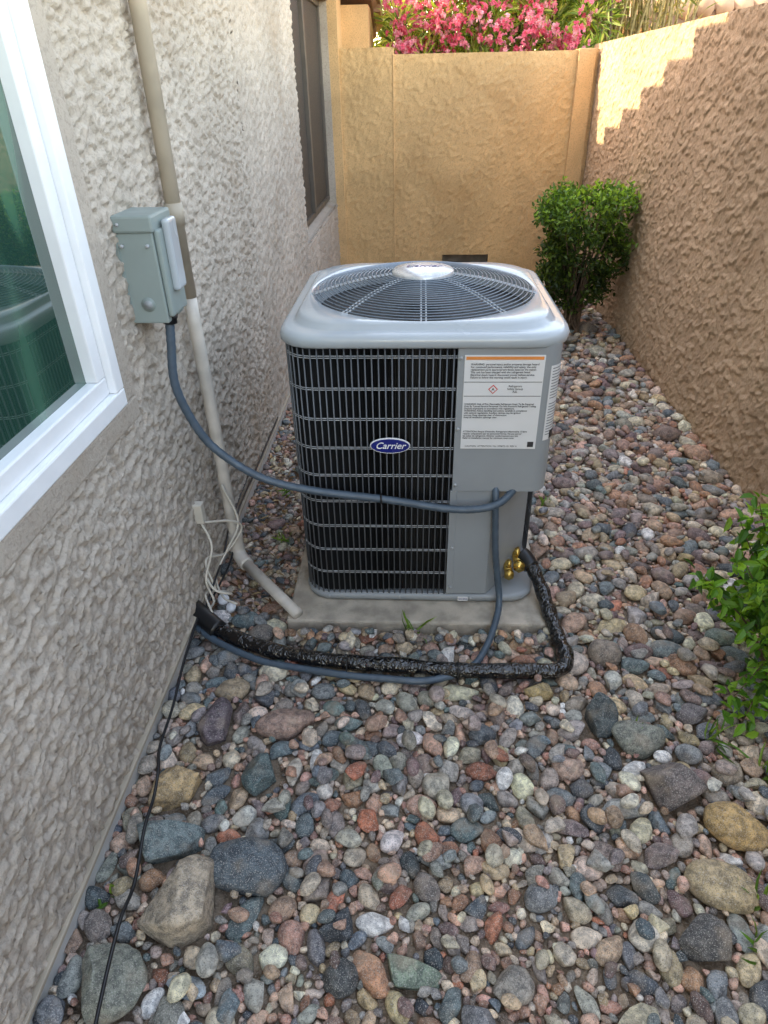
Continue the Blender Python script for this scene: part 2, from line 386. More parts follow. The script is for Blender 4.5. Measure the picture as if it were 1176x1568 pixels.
BIG=[(-.515,.74,.105,.085,.075,.6,(172,160,142),'crush'),(-.402,.842,.105,.062,.055,-.15,(86,96,104),'river'),(-.643,1.045,.075,.068,.06,.2,(180,156,118),'crush'),
(-.582,1.251,.05,.09,.055,.1,(98,88,96),'crush'),(-.371,1.269,.095,.05,.045,.3,(154,130,120),'river'),(-.611,.892,.09,.055,.05,0,(108,122,124),'crush'),(-.631,.592,.075,.085,.06,.3,(132,136,126),'crush'),
(-.415,1.102,.055,.07,.045,.2,(92,110,112),'crush'),(.818,.983,.085,.062,.05,-.3,(176,150,104),'river'),(.722,.835,.085,.062,.045,-.1,(176,160,128),'river'),(.642,.714,.062,.055,.045,0,(92,92,92),'crush'),
(.691,1.088,.085,.07,.06,-.2,(108,101,100),'crush'),(.649,1.243,.075,.06,.045,.1,(124,128,120),'river'),(.55,1.309,.055,.07,.06,.0,(78,88,92),'crush'),(.547,1.027,.075,.03,.03,.15,(150,152,150),'crush'),
(.518,.723,.036,.034,.028,0,(205,200,190),'river'),(.068,1.078,.042,.036,.03,0,(176,172,160),'river'),(.399,1.417,.055,.04,.035,-.2,(165,148,108),'crush'),(.365,1.615,.045,.03,.025,0,(165,135,105),'river'),
(.52,1.54,.052,.05,.04,.2,(188,176,168),'river'),(.63,1.58,.058,.055,.05,.5,(128,118,110),'river'),(.56,1.73,.055,.045,.04,.4,(172,142,124),'river'),(-.57,1.39,.058,.042,.038,.1,(160,144,120),'river'),
(-.39,1.71,.055,.045,.03,.1,(120,132,130),'river'),(.0,.63,.065,.035,.025,-.3,(125,140,125),'crush'),(-.47,.59,.05,.028,.025,0,(160,172,182),'crush'),(.58,2.07,.05,.035,.03,-.2,(198,186,160),'river'),
(1.41,2.98,.07,.05,.045,0,(180,148,125),'river'),(-.53,1.65,.05,.045,.03,0,(120,115,110),'river'),(-.11,.97,.03,.035,.022,.2,(182,118,92),'crush'),(.83,1.34,.05,.035,.03,.2,(110,105,108),'river'),
(.43,1.15,.045,.04,.03,.3,(172,148,135),'river'),(.14,.96,.045,.032,.025,.1,(90,110,116),'river'),(.56,1.86,.045,.04,.032,.5,(160,142,120),'river'),(-.15,.62,.04,.04,.03,.3,(84,88,90),'river'),(-.60,1.72,.05,.04,.03,.3,(96,112,116),'river'),
(1.30,5.0,.10,.08,.06,0,(100,92,84),'crush'),(1.10,4.75,.09,.06,.05,0,(125,120,112),'crush'),(1.25,4.5,.08,.06,.04,.3,(165,165,150),'river'),(1.33,3.2,.08,.06,.05,0,(130,112,104),'river'),(1.40,2.75,.06,.05,.04,0,(150,140,126),'river'),(.36,1.54,.04,.03,.025,.2,(150,110,90),'river'),
(.30,.80,.045,.034,.028,.4,(120,124,128),'river'),(.86,1.15,.05,.04,.03,.9,(150,140,126),'river'),(.22,.62,.05,.04,.03,.3,(150,146,140),'river'),(.95,.90,.06,.045,.04,.5,(112,106,104),'river'),(-.22,.80,.04,.035,.025,.6,(140,130,124),'crush'),(.48,.90,.045,.035,.03,1.9,(134,120,116),'river'),(-.28,1.40,.04,.03,.025,.3,(110,116,120),'river'),(.20,1.25,.045,.032,.026,.2,(88,96,104),'river')]
for q in BIG: put(q[0],q[1],q[2],q[3],q[4],q[5],np.array(lin(q[6]))/1.1,q[7],z=q[4]*.58)
def pickcol(x,y,small):
    if small and rng.random()<.6: c=PINK[rng.integers(len(PINK))]
    else: c=PC[rng.choice(len(PC),p=PW)]
    if x>.5 and y>1.5 and rng.random()<.5: c=PC[rng.choice([3,4,5,7,8,10,6])]
    return c*rng.uniform(.68,1.34)*rng.uniform(.94,1.06,3)
def region(x,y):
    if y<.76+.1*math.sin(x*9) and -.35<x<.55: return 'gravel'
    if x>.48 and y>1.5: return 'cobble'
    if x<-.42 and y>1.75: return 'mulch'
    return 'mid'
sizes=np.sort(np.concatenate([rng.uniform(.032,.048,750),rng.uniform(.024,.035,3000),rng.uniform(.017,.026,4600)]))[::-1]
mx={'gravel':.020,'cobble':.048,'mulch':.022,'mid':.036}
for s in sizes:
    an=rng.uniform(0,3.14); a=s*rng.uniform(1.0,1.35); b=s*rng.uniform(.68,.95)
    for t in range(16):
        x=rng.uniform(x0+.01,x1-.01); y=y0+(y1-y0)*rng.random()**1.25
        rg=region(x,y)
        if s>mx[rg] and not (rng.random()<.06): continue
        if rg=='mulch' and rng.random()<.7: continue
        if s<.02 and rg=='cobble' and rng.random()<.3: continue
        ft=foot(x,y,a,b,an)
        if ft is None: continue
        mk=ft[1]<1; o_=occ[ft[0]][mk]
        if o_.size==0 or o_.mean()>.07: continue
        c=b*rng.uniform(.6,.85)
        kind='crush' if rng.random()<(.7 if rg=='gravel' else .35) else 'river'
        put(x,y,a,b,c,an,pickcol(x,y,s<.020),kind,z=c*rng.uniform(.35,.8),ft=ft); break
for k in range(18000):
    s=rng.uniform(.007,.0145); an=rng.uniform(0,3.14); a=s*rng.uniform(1,1.3); b=s*rng.uniform(.75,1)
    for t in range(7):
        x=rng.uniform(x0+.005,x1-.01); y=y0+(3.6-y0)*rng.random()**1.25
        rg=region(x,y)
        if rg=='mulch' and rng.random()<.5: continue
        ft=foot(x,y,a,b,an)
        if ft is None: continue
        mk=ft[1]<1; o_=occ[ft[0]][mk]
        if o_.size==0 or o_.mean()>.42: continue
        if -.44<x<.46 and 1.67<y<2.7: continue
        h=float(HF[ft[0]][mk].mean())
        put(x,y,a,b,b*.8,an,pickcol(x,y,True),'crush' if rng.random()<.6 else 'river',z=min(h,.03)*.7+b*.4,ft=ft); break
for k in range(1900):
    s=rng.uniform(.014,.031); an=rng.uniform(0,3.14); a=s*rng.uniform(1,1.35); b=s*rng.uniform(.7,.95)
    x=rng.uniform(x0+.03,x1-.03); y=.2+(y1-.2)*rng.random()**1.4
    if k>1780: x=rng.uniform(-.44,.46); y=rng.uniform(1.61,1.65); s=.018; a=.021; b=.016
    rg=region(x,y)
    if s>mx[rg] or rg=='mulch' or (-.48<x<.50 and 1.655<y<2.8): continue
    ft=foot(x,y,a,b,an); hh=HF[ft[0]][ft[1]<1]
    if hh.size==0 or hh.max()>.058: continue
    c=b*.7; put(x,y,a,b,c,an,pickcol(x,y,s<.017),'river' if rng.random()<.7 else 'crush',z=float(hh.mean())+c*.7,ft=ft)
Vs=[];Ls=[];Cs=[];base=0
for (x,y,z,a,b,c,an,col,kind) in rocks:
    big=max(a,b)
    s=4 if (big>.040 and y<1.8) else (3 if y<2.0 and big>.014 else 2)
    P=VAR[(s,kind)][rng.integers(NV)]
    t1,t2=(rng.uniform(-.25,.25,2) if big<.04 else rng.uniform(-.1,.1,2))
    ca,sa=math.cos(an),math.sin(an)
    if rng.random()<.5: P=P*np.array([-1,-1,1])
    Q=P*np.array([a,b,c]); 
    Q=Q+np.stack([Q[:,2]*t1,Q[:,2]*t2,-Q[:,0]*t1-Q[:,1]*t2],-1)
    W=np.stack([Q[:,0]*ca-Q[:,1]*sa+x,Q[:,0]*sa+Q[:,1]*ca+y,Q[:,2]+z],-1)
    W[:,0]=np.clip(W[:,0],-.762,1.497)
    Vs.append(W); Ls.append(ICO[s][1]+base); Cs.append(np.broadcast_to(np.minimum(col*GAIN,.8),W.shape)); base+=len(W)
V=np.concatenate(Vs); L=np.concatenate(Ls)
npmesh('river_rock_gravel',V,L,np.full(len(L),3),M_rock,None,np.concatenate(Cs))

# ---------------------------------------------------------------- foliage
def leaves(name,P,Dr,Up,Lg,Wd,C,mat,parent=None,droop=.15,fold=.25):
    n=len(P); Dr=Dr/np.linalg.norm(Dr,axis=1)[:,None]
    Sd=np.cross(Dr,Up); Sd/=np.linalg.norm(Sd,axis=1)[:,None]+1e-9; Nn=np.cross(Sd,Dr)
    Lg=Lg[:,None]; Wd=Wd[:,None]
    def pt(t,s,dz): return P+Dr*Lg*t+Sd*Wd*s+Nn*(dz*Wd)-Nn*(droop*Lg*t*t)
    pts=[pt(0,0,0),pt(.35,0,0),pt(.7,0,0),pt(1,0,0),pt(.3,-.46,fold),pt(.68,-.38,fold),pt(.3,.46,fold),pt(.68,.38,fold)]
    V=np.stack(pts,1).reshape(-1,3)
    pat=[(0,1,4),(0,6,1),(1,2,5,4),(1,6,7,2),(2,3,5),(2,7,3)]
    fl=np.array([i for f in pat for i in f]); L=(np.arange(n)[:,None]*8+fl[None]).ravel()
    cn=np.tile([len(f) for f in pat],n)
    return npmesh(name,V,L,cn,mat,parent,np.repeat(C,8,0),smooth=False)
def rdir(n,zb=0.):
    d=rng.normal(size=(n,3)); d[:,2]+=zb; return d/np.linalg.norm(d,axis=1)[:,None]
def greens(n,pal,w=None):
    A=np.array([lin(c) for c in pal]); c=A[rng.choice(len(A),n,p=w)]; return c*rng.uniform(.75,1.25,(n,1))
bush=empty('corner_shrub'); br=[];CP=[];CN=[]
bc=np.array([1.17,5.0,0.])
for k in range(175):
    a=rng.uniform(0,6.283); t=rng.uniform(0,1)
    zz=.22+.76*rng.random()**.75
    rmax=.31*min(1,.45+.75*((zz-.15)/.5)) if zz<.88 else .31*math.sqrt(max(.15,1-((zz-.88)/.15)**2))
    rr=rmax*math.sqrt(rng.uniform(.25,1))*rng.uniform(.82,1.18)
    p=bc+np.array([math.cos(a)*rr,math.sin(a)*rr*.9,zz]); CP.append(p)
    if k%4==0: br.append(catmull([bc+np.array([rng.uniform(-.06,.06),rng.uniform(-.05,.05),0]),bc+np.array([math.cos(a)*rr*.35,math.sin(a)*rr*.35,zz*.5]),p],5))
tubes('stems',br,.007,M_bark,bush,5,rfun=lambda i,k,n,r:r*(1.6-1.3*i/n))
P=[];U=[];C=[]
for p in CP:
    n=50; d=rdir(n); pos=p+d*rng.uniform(.01,.085,(n,1)); P.append(pos)
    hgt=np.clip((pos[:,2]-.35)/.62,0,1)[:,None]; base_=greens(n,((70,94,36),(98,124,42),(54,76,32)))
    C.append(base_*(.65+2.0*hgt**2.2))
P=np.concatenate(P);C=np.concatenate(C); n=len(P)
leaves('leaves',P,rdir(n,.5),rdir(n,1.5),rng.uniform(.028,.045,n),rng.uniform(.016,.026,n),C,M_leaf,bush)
pl=empty('green_shrub'); pc=np.array([1.14,1.52,0.]); br=[];CP=[]
for k in range(42):
    a=rng.uniform(0,6.283); L_=rng.uniform(.10,.29); zt=rng.uniform(.18,.70)
    e=pc+np.array([math.cos(a)*L_,math.sin(a)*L_,zt]); 
    br.append(catmull([pc+np.array([rng.uniform(-.03,.03),rng.uniform(-.03,.03),0]),pc+np.array([math.cos(a)*L_*.4,math.sin(a)*L_*.4,zt*.55]),e],7))
for e in ((.93,1.34,.10),(.94,1.28,.05),(1.0,1.27,.14),(.95,1.42,.28)): br.append(catmull([pc,(1.06,1.42,.22),e],7))
tubes('stems',br,.0035,M_bark,pl,5,rfun=lambda i,k,n,r:r*(1.4-1.1*i/n))
P=[];
for b_ in br:
    for i in range(7,len(b_)):
        for q in range(6): P.append(np.array(b_[i])+rng.normal(size=3)*.014)
P=np.array(P); n=len(P)
leaves('leaves',P,rdir(n,.1),rdir(n,2.),rng.uniform(.032,.058,n),rng.uniform(.018,.028,n),greens(n,((110,155,45),(140,180,60),(85,130,40),(62,100,35)))*1.05,M_leaf,pl)
ol=empty('oleander_hedge'); CP=[];br=[]
for k in range(300):
    CP.append(np.array([rng.uniform(-.22,1.7),rng.uniform(7.2,8.7),rng.uniform(.6,1)*3.0*(1-.1*rng.random())*.95-rng.random()*.6]))
for k in range(110):
    CP.append(np.array([rng.uniform(-1.3,-.1),rng.uniform(8.35,9.3),rng.uniform(1.3,3.0)]))
for k in range(0,410,4):
    c=CP[k]; br.append(catmull([(c[0]+rng.uniform(-.2,.2),c[1]+.1,0),(c[0]+.05,c[1],c[2]*.6),tuple(c)],4))
tubes('stems',br,.014,M_bark,ol,5)
P=[];Dd=[];C=[]
for c in CP:
    n=60; d=rdir(n,.6); P.append(c+d*rng.uniform(.0,.18,(n,1))); Dd.append(d); C.append(greens(n,((156,178,75),(182,198,95),(126,154,62),(200,205,120),(98,122,52))))
P=np.concatenate(P);Dd=np.concatenate(Dd);C=np.concatenate(C);n=len(P)
leaves('leaves',P,Dd,rdir(n,1),rng.uniform(.09,.15,n),rng.uniform(.018,.028,n),C,M_leaf,ol)
P=[];Dd=[];C=[];pk=[lin(c) for c in ((246,155,176),(240,125,152),(252,188,200),(236,105,138))]
fc=[c for c in CP if rng.random()<.7]+[np.array([rng.uniform(-.3,1.45),rng.uniform(7.0,7.4),rng.uniform(1.8,2.6)]) for _ in range(125)]
for c in fc:
    for q in range(rng.integers(6,13)):
        d=rdir(1,.4)[0]; d[1]-=.5; d/=np.linalg.norm(d); f0=c+d*rng.uniform(.03,.11); col=pk[rng.integers(4)]
        t=np.cross(d,[.3,.2,.9]); t/=np.linalg.norm(t); b_=np.cross(d,t)
        for m5 in range(5):
            a=m5*1.2566; P.append(f0); Dd.append(t*math.cos(a)+b_*math.sin(a)+d*.35); C.append(np.array(col)*rng.uniform(.85,1.05))
P=np.array(P);Dd=np.array(Dd);C=np.array(C);n=len(P)
leaves('flowers',P,Dd,rdir(n,.5),np.full(n,.030),np.full(n,.028),C*.92,M_petal,ol)
cn=empty('dry_cane_clump')
tubes('canes',[catmull([(x_,y_,0),(x_+rng.uniform(-.08,.08),y_,1.5),(x_+rng.uniform(-.3,.35),y_+rng.uniform(-.1,.1),rng.uniform(2.5,3.4))],5) for x_,y_ in zip(rng.uniform(1.5,2.6,80),rng.uniform(7.5,8.6,80))],.012,M_stalk,cn,5)
n=1500; P=np.stack([rng.uniform(1.5,2.6,n),rng.uniform(7.5,8.6,n),rng.uniform(1.2,3.1,n)],-1)
leaves('leaves',P,rdir(n,1),rdir(n,.5),rng.uniform(.09,.15,n),rng.uniform(.014,.022,n),greens(n,((130,125,60),(105,115,50),(150,135,80))),M_leaf,cn)
nh=empty('neighbour_house')
box('walls',(2.95,10.2,0),(11,18,2.35),M_backsm,nh)
pyd('roof_slope',[(2.6,9.7,2.28),(11.4,9.7,2.28),(11.4,14,3.7),(2.6,14,3.7),(2.6,9.7,2.14),(11.4,9.7,2.14),(11.4,18.4,2.28),(2.6,18.4,2.28)],[(0,1,2,3),(4,5,1,0),(3,2,6,7),(0,3,7),(1,6,2),(4,7,6,5)],M_fascia,nh)
tubes('roof_tiles',[[(2.65+k*.22,9.66,2.30),(2.65+k*.22,14,3.73)] for k in range(40)],.10,M_roof,nh,8)

n=560; P=np.stack([rng.uniform(-.74,-.45,n),1.75+1.8*rng.random(n)**1.3,rng.uniform(.012,.03,n)],-1)
k2=160; P[:k2,0]=rng.uniform(.95,1.45,k2); P[:k2,1]=rng.uniform(4.6,5.6,k2); P[:k2,2]+=.02
leaves('leaf_litter',P,rdir(n)*np.array([1,1,.25]),rdir(n,2),rng.uniform(.02,.05,n),rng.uniform(.005,.014,n),greens(n,((120,88,58),(150,118,80),(86,62,42),(170,145,105))),M_dry,None)
tf=empty('grass_weeds'); P=[];Dd=[]
for (x_,y_,n_,h_) in ((.0,1.65,10,.11),(.86,1.25,14,.09),(.62,1.26,8,.06),(.80,.80,10,.08),(.75,.70,8,.07),(.95,1.15,10,.10),(-.45,1.52,5,.05),(-.55,2.2,10,.06),(-.6,2.6,12,.06),(.58,2.5,8,.05),(.9,.95,8,.08),(-.70,.75,6,.05)):
    for q in range(n_):
        P.append((x_+rng.normal()*.012,y_+rng.normal()*.012,.02)); d=rdir(1,1.2)[0]; Dd.append(d*h_*rng.uniform(.6,1.1))
P=np.array(P);Dd=np.array(Dd);n=len(P);
leaves('blades',P,Dd,rdir(n,.2),np.linalg.norm(Dd,axis=1),np.full(n,.009),greens(n,((90,130,45),(120,150,60))),M_leaf,tf,droop=.4)

# ---------------------------------------------------------------- pad
box('concrete_pad',(-.44,1.675,-.05),(.46,2.72,.060),M_conc,None,.008)

# ---------------------------------------------------------------- AC unit
ac=empty('air_conditioner_condenser')
CX,CY=.02,2.19; HW=.402; ZB=.064; ZT=.99
def rsq(w,rc,n=96,cx=CX,cy=CY):
    out=[]
    for i in range(n):
        a=2*math.pi*(i+.5)/n; c,s=abs(math.cos(a)),abs(math.sin(a))
        r=min(w/c if c>1e-9 else 9,w/s if s>1e-9 else 9)
        k=w-rc
        if r*c>k and r*s>k:
            bq=k*(c+s); r=bq+math.sqrt(max(0,bq*bq-2*k*k+rc*rc))
        out.append((cx+r*math.cos(a),cy+r*math.sin(a)))
    return out
def loft(name,loops,mat,parent,smooth=True,capend=False):
    n=len(loops[0]); V=[p for l in loops for p in l]; F=[]
    for i in range(len(loops)-1):
        for k in range(n): F.append((i*n+k,i*n+(k+1)%n,(i+1)*n+(k+1)%n,(i+1)*n+k))
    if capend: F.append(tuple((len(loops)-1)*n+k for k in range(n)))
    return pyd(name,V,F,mat,parent,smooth)
def L3(w,rc,z): return [(x,y,z) for x,y in rsq(w,rc)]
def LC(r,z): return [(CX+r*math.cos(2*math.pi*(i+.5)/96),CY+r*math.sin(2*math.pi*(i+.5)/96),z) for i in range(96)]
FY=CY-HW
loft('base_pan',[L3(.385,.09,ZB),L3(.405,.09,ZB+.002),L3(.408,.09,ZB+.012),L3(.408,.09,ZB+.026),L3(.398,.09,ZB+.03),L3(.2,.09,ZB+.03)],M_panel,ac,capend=True)
core=[p for p in rsq(.375,.075) if not (p[0]>.10 and p[1]<2.05)]
k0=min(range(len(core)),key=lambda i:abs(core[i][0]-.10)+abs(core[i][1]-(CY-.375)))
core=core[:k0+1]+[(.112,CY-.375),(.20,1.86),(.36,2.04)]+core[k0+1:]
prism('coil',core,.09,ZT,M_dark,ac)
ring=rsq(HW,.085,480)
def inguard(x,y): return not (x>.118 and y<2.02)
idx=min(range(480),key=lambda i:abs(ring[i][0]-.118)+abs(ring[i][1]-(CY-HW)))
seq=[]; i=idx
while inguard(*ring[i%480]) or len(seq)<2:
    seq.append(ring[i%480]); i-=1
    if len(seq)>479: break
dist=[0]
for a,b in zip(seq,seq[1:]): dist.append(dist[-1]+math.dist(a,b))
def at(d):
    k=min(max(1,np.searchsorted(dist,d)),len(seq)-1); t=(d-dist[k-1])/(dist[k]-dist[k-1]+1e-9)
    return (seq[k-1][0]*(1-t)+seq[k][0]*t,seq[k-1][1]*(1-t)+seq[k][1]*t)
vp=[];d=.012
while d<dist[-1]:
    x,y=at(d); vp.append([(x,y,.095),(x,y,ZT)]); d+=.0195
tubes('guard_vertical_wires',vp,.0026,M_wire,ac,6)
tubes('guard_horizontal_wires',[[(x,y,z) for x,y in seq[::2]] for z in [.095+.0965*k for k in range(10)]]+[[(x,y,z-.006) for x,y in seq[::2]] for z in [.095+.0965*k for k in range(1,10)]],.0013,M_wirel,ac,5)
fv=[];ff=[];d=.004
while d<dist[-1]*.55:
    x,y=at(d); k=(CX-x,CY-y); l=math.hypot(*k); k=(k[0]/l,k[1]/l); b0=len(fv)
    xa,ya=x+k[0]*.012,y+k[1]*.012; xb,yb=x+k[0]*.035,y+k[1]*.035
    fv+=[(xa,ya,.095),(xb,yb,.095),(xb,yb,ZT),(xa,ya,ZT)]; ff.append((b0,b0+1,b0+2,b0+3)); d+=.0065
pyd('coil_fins',fv,ff,M_fin,ac)
RC=.055; acx,acy=.361,FY-.005+RC
def arc(r,a): return (acx+r*math.sin(a),acy-r*math.cos(a))
P_up=[(.118,FY-.005)]+[arc(RC,k*math.pi/24) for k in range(0,13)]+[(.416,2.06),(.39,2.06),(.39,FY+.07),(.36,FY+.04),(.118,FY+.03)]
prism('control_panel',P_up,.522,ZT+.005,M_panel,ac,.001)
aa=[math.radians(v_) for v_ in range(22,84,6)]; V=[];F=[]
for q,a in enumerate(aa):
    x,y=arc(RC+.0012,a); V+=[(x,y,.70),(x,y,.935)]
    if q: F.append((2*q-2,2*q,2*q+1,2*q-1))
pyd('corner_label',V,F,M_label,ac,True)
V=[];F=[]
for zz in [.925-.009*i for i in range(24)]:
    if rng.random()<.12: continue
    for q,a in enumerate(aa[1:-1]):
        x,y=arc(RC+.0018,a); V+=[(x,y,zz),(x,y,zz+.0024)]
        if q: b0=len(V)-4; F.append((b0,b0+2,b0+3,b0+1))
pyd('corner_label_print',V,F,M_wire,ac,True)
V=[];F=[]
for q,a in enumerate(aa[4:-1]):
    x,y=arc(RC+.0022,a); V+=[(x,y,.702),(x,y,.728)]
    if q: F.append((2*q-2,2*q,2*q+1,2*q-1))
pyd('corner_label_block',V,F,M_ink,ac,True)
P_lo=[(.116,FY-.001),(.250,FY-.001),(.262,FY+.012),(.398,1.985),(.404,2.06),(.38,2.06),(.37,2.0),(.24,FY+.03),(.116,FY+.03)]
prism('lower_panel',P_lo,.098,.524,M_panel,ac,.002)
prism('control_box_floor',[(.118,FY+.001),(.355,FY+.001)]+[arc(RC-.004,k*math.pi/12) for k in range(1,7)]+[(.412,2.05),(.118,2.05)],.524,.53,M_panel,ac)
box('panel_seam_flange',(.112,FY-.0035,.098),(.135,FY+.01,.521),M_panel,ac,.002)
def cyl(name,a,b,r,mat,par,seg=14): return tubes(name,[[a,b]],r,mat,par,seg)
for z in (.96,.74,.545,.3,.13): cyl('panel_screw',(.127,FY-.004,z),(.127,FY-.010,z),.005,M_wirel,ac,10)
for x in (-.30,-.05,.20): cyl('pan_screw',(x,CY-.407,ZB+.019),(x,CY-.413,ZB+.019),.004,M_wirel,ac,10)
o=loft('top_cap',[L3(.396,.10,.990),L3(.412,.105,.988),L3(.418,.11,.994),L3(.419,.11,1.012),L3(.414,.11,1.023),L3(.402,.11,1.028),L3(.388,.12,1.028),L3(.381,.14,1.031),L3(.376,.15,1.044),L3(.369,.16,1.050)]+[LC(.362,1.050),LC(.354,1.044),LC(.349,1.030),LC(.345,.99),LC(.335,.90)],M_cap,ac)
loft('orifice',[LC(.3345,.90),LC(.334,.62)],M_dark,ac)
loft('floor_plate',[L3(.37,.07,.60),L3(.01,.003,.60)],M_black,ac)
RG=.352
def gz(r): return 1.052+.052*(1-(r/RG)**2.2)
rings=[]
for k in range(20):
    r=.098+(RG-.098)*k/19; rings.append([(CX+r*math.cos(a),CY+r*math.sin(a),gz(r)) for a in [2*math.pi*i/96 for i in range(96)]])
tubes('grille_rings',rings,.0018,M_gr,ac,6,closed=True)
st=[]
for k in range(9):
    a=-math.pi/2+k*2*math.pi/9
    for off in (-.007,.007):
        st.append([(CX+r*math.cos(a)-off*math.sin(a),CY+r*math.sin(a)+off*math.cos(a),gz(min(r,RG))-.003-(.02 if r>RG+.012 else 0)) for r in [.07,.12,.18,.24,.30,.345,.362,.374]])
tubes('grille_struts',st,.0029,M_wirel,ac,6)
loft('motor_cap',[LC(.100,gz(.1)-.004),LC(.100,gz(.1)+.004),LC(.094,gz(.1)+.010),LC(.06,gz(.1)+.016),LC(.02,gz(.1)+.018)],M_disc,ac,capend=True)
text('cap_logo','Carrier',.038,(CX,CY,gz(.1)+.0185),M_blue,ac,rot=(0,0,0),shear=.3,align='CENTER')
bl=[];bf=[]
for k in range(3):
    a0=k*2.094+.5
    for i in range(7):
        for j in range(7):
            r=.07+.25*i/6; a=a0+(j/6-.5)*1.15*(1+.25*i/6); bl.append((CX+r*math.cos(a),CY+r*math.sin(a),.93-.07*(j/6)-.01*i/6))
    b0=k*49
    for i in range(6):
        for j in range(6): bf.append((b0+i*7+j,b0+i*7+j+1,b0+(i+1)*7+j+1,b0+(i+1)*7+j))
pyd('fan_blades',bl,bf,M_fan,ac,True)
loft('fan_hub',[LC(.075,.80),LC(.075,.96),LC(.06,1.0),LC(.01,1.0)],M_dark,ac,capend=True)
def ell(name,cx,cz,rx,rz_,y,dp,mat):
    n=40; V=[(cx+rx*math.cos(a),y,cz+rz_*math.sin(a)) for a in [2*math.pi*i/n for i in range(n)]]+[(cx+rx*.97*math.cos(a),y-dp,cz+rz_*.95*math.sin(a)) for a in [2*math.pi*i/n for i in range(n)]]
    F=[(i,(i+1)%n,n+(i+1)%n,n+i) for i in range(n)]+[tuple(range(n,2*n))]
    return pyd(name,V,F,mat,ac)
ell('badge_rim',-.077,.682,.062,.0265,FY-.003,.004,M_badge); ell('badge_field',-.077,.682,.0585,.0235,FY-.0072,.001,M_blue)
text('badge_text','Carrier',.030,(-.077,FY-.0092,.683),M_badge,ac,shear=.35,align='CENTER',off=.0002)
ly=FY-.0075
box('label_sheet',(.137,ly,.675),(.362,ly+.002,.968),M_label,ac)
box('label_header',(.141,ly-.0008,.955),(.358,ly-.0001,.964),M_orange,ac)
lt="WARNING  personal injury and/or property damage hazard\nFor continued performance, reliability and safety, the only\nreplacement parts approved are those listed by the maker.\nThis unit has been charged with the refrigerant listed.\nElectrical shock hazard: disconnect power before service.\nFailure to follow this warning could result in injury."
text('label_text_a',lt,.0078,(.155,ly-.0012,.922),M_ink,ac,ext=.0001,off=.0001)
text('label_text_b',"WARNING: Risk of Fire. Flammable Refrigerant Used. To Be Repaired\nOnly By Trained Service Personnel. Do Not Puncture Refrigerant Tubing.\nDispose of properly in accordance with regulations.\nWARNING: Follow handling instructions carefully in compliance\nwith national regulations. Auxiliary devices may be ignition\nsources. Keep openings clear of obstruction.\nKeep all ventilation openings clear.",.0070,(.142,ly-.0012,.80),M_ink,ac,ext=.0001,off=.0001)
text('label_text_c',"ATTENTION: Risque d'incendie. Refrigerant inflammable. A faire\nreparer uniquement par du personnel forme. Ne pas percer\nles tubes de refrigerant. Eliminer conformement aux lois.\nRefer to installation manual for minimum room area.",.0072,(.142,ly-.0012,.722),M_ink,ac,ext=.0001,off=.0001)
box('label_rule_a',(.139,ly-.0006,.888),(.360,ly-.0001,.8895),M_ink,ac); box('label_rule_b',(.139,ly-.0006,.845),(.360,ly-.0001,.8465),M_ink,ac)
dm=.014; cx_,cz_=.222,.867
pyd('hazard_diamond',[(cx_,ly-.001,cz_-dm),(cx_+dm,ly-.001,cz_),(cx_,ly-.001,cz_+dm),(cx_-dm,ly-.001,cz_)],[(0,1,2,3)],M_red,ac)
dm=.0105; pyd('hazard_inner',[(cx_,ly-.0016,cz_-dm),(cx_+dm,ly-.0016,cz_),(cx_,ly-.0016,cz_+dm),(cx_-dm,ly-.0016,cz_)],[(0,1,2,3)],M_label,ac)
text('hazard_flame','A',.013,(cx_,ly-.002,cz_),M_ink,ac,align='CENTER')
text('hazard_text','Refrigerant\nSafety Group\nA2L',.0085,(.285,ly-.0012,.868),M_ink,ac,align='CENTER',ext=.0001)
box('qr_code',(.337,ly-.001,.682),(.355,ly-.0001,.699),M_ink,ac)
text('label_footer','CAUTION  ATTENTION  No. 339872-101 REV A',.0075,(.150,ly-.0012,.684),M_ink,ac,ext=.0001)
box('pan_sticker',(.155,CY-.4105,ZB+.006),(.190,CY-.409,ZB+.024),M_label,ac); text('pan_sticker_text','CA1223',.009,(.1725,CY-.4112,ZB+.015),M_blue,ac,align='CENTER')
cyl('service_valve_body',(.335,1.95,.150),(.335,1.84,.150),.014,M_brass,ac)
cyl('service_valve_cap',(.335,1.842,.150),(.335,1.822,.150),.018,M_brass,ac,6)
cyl('service_port',(.335,1.86,.15),(.335,1.85,.195),.008,M_brass,ac)
cyl('liquid_valve_body',(.372,1.99,.165),(.372,1.87,.165),.016,M_brass,ac)
cyl('liquid_valve_cap',(.372,1.872,.165),(.372,1.848,.168),.021,M_brass,ac,6)
cyl('liquid_port',(.372,1.90,.165),(.366,1.895,.215),.009,M_brass,ac)
cyl('valve_stub',(.372,1.90,.165),(.42,1.86,.155),.014,M_copper,ac)

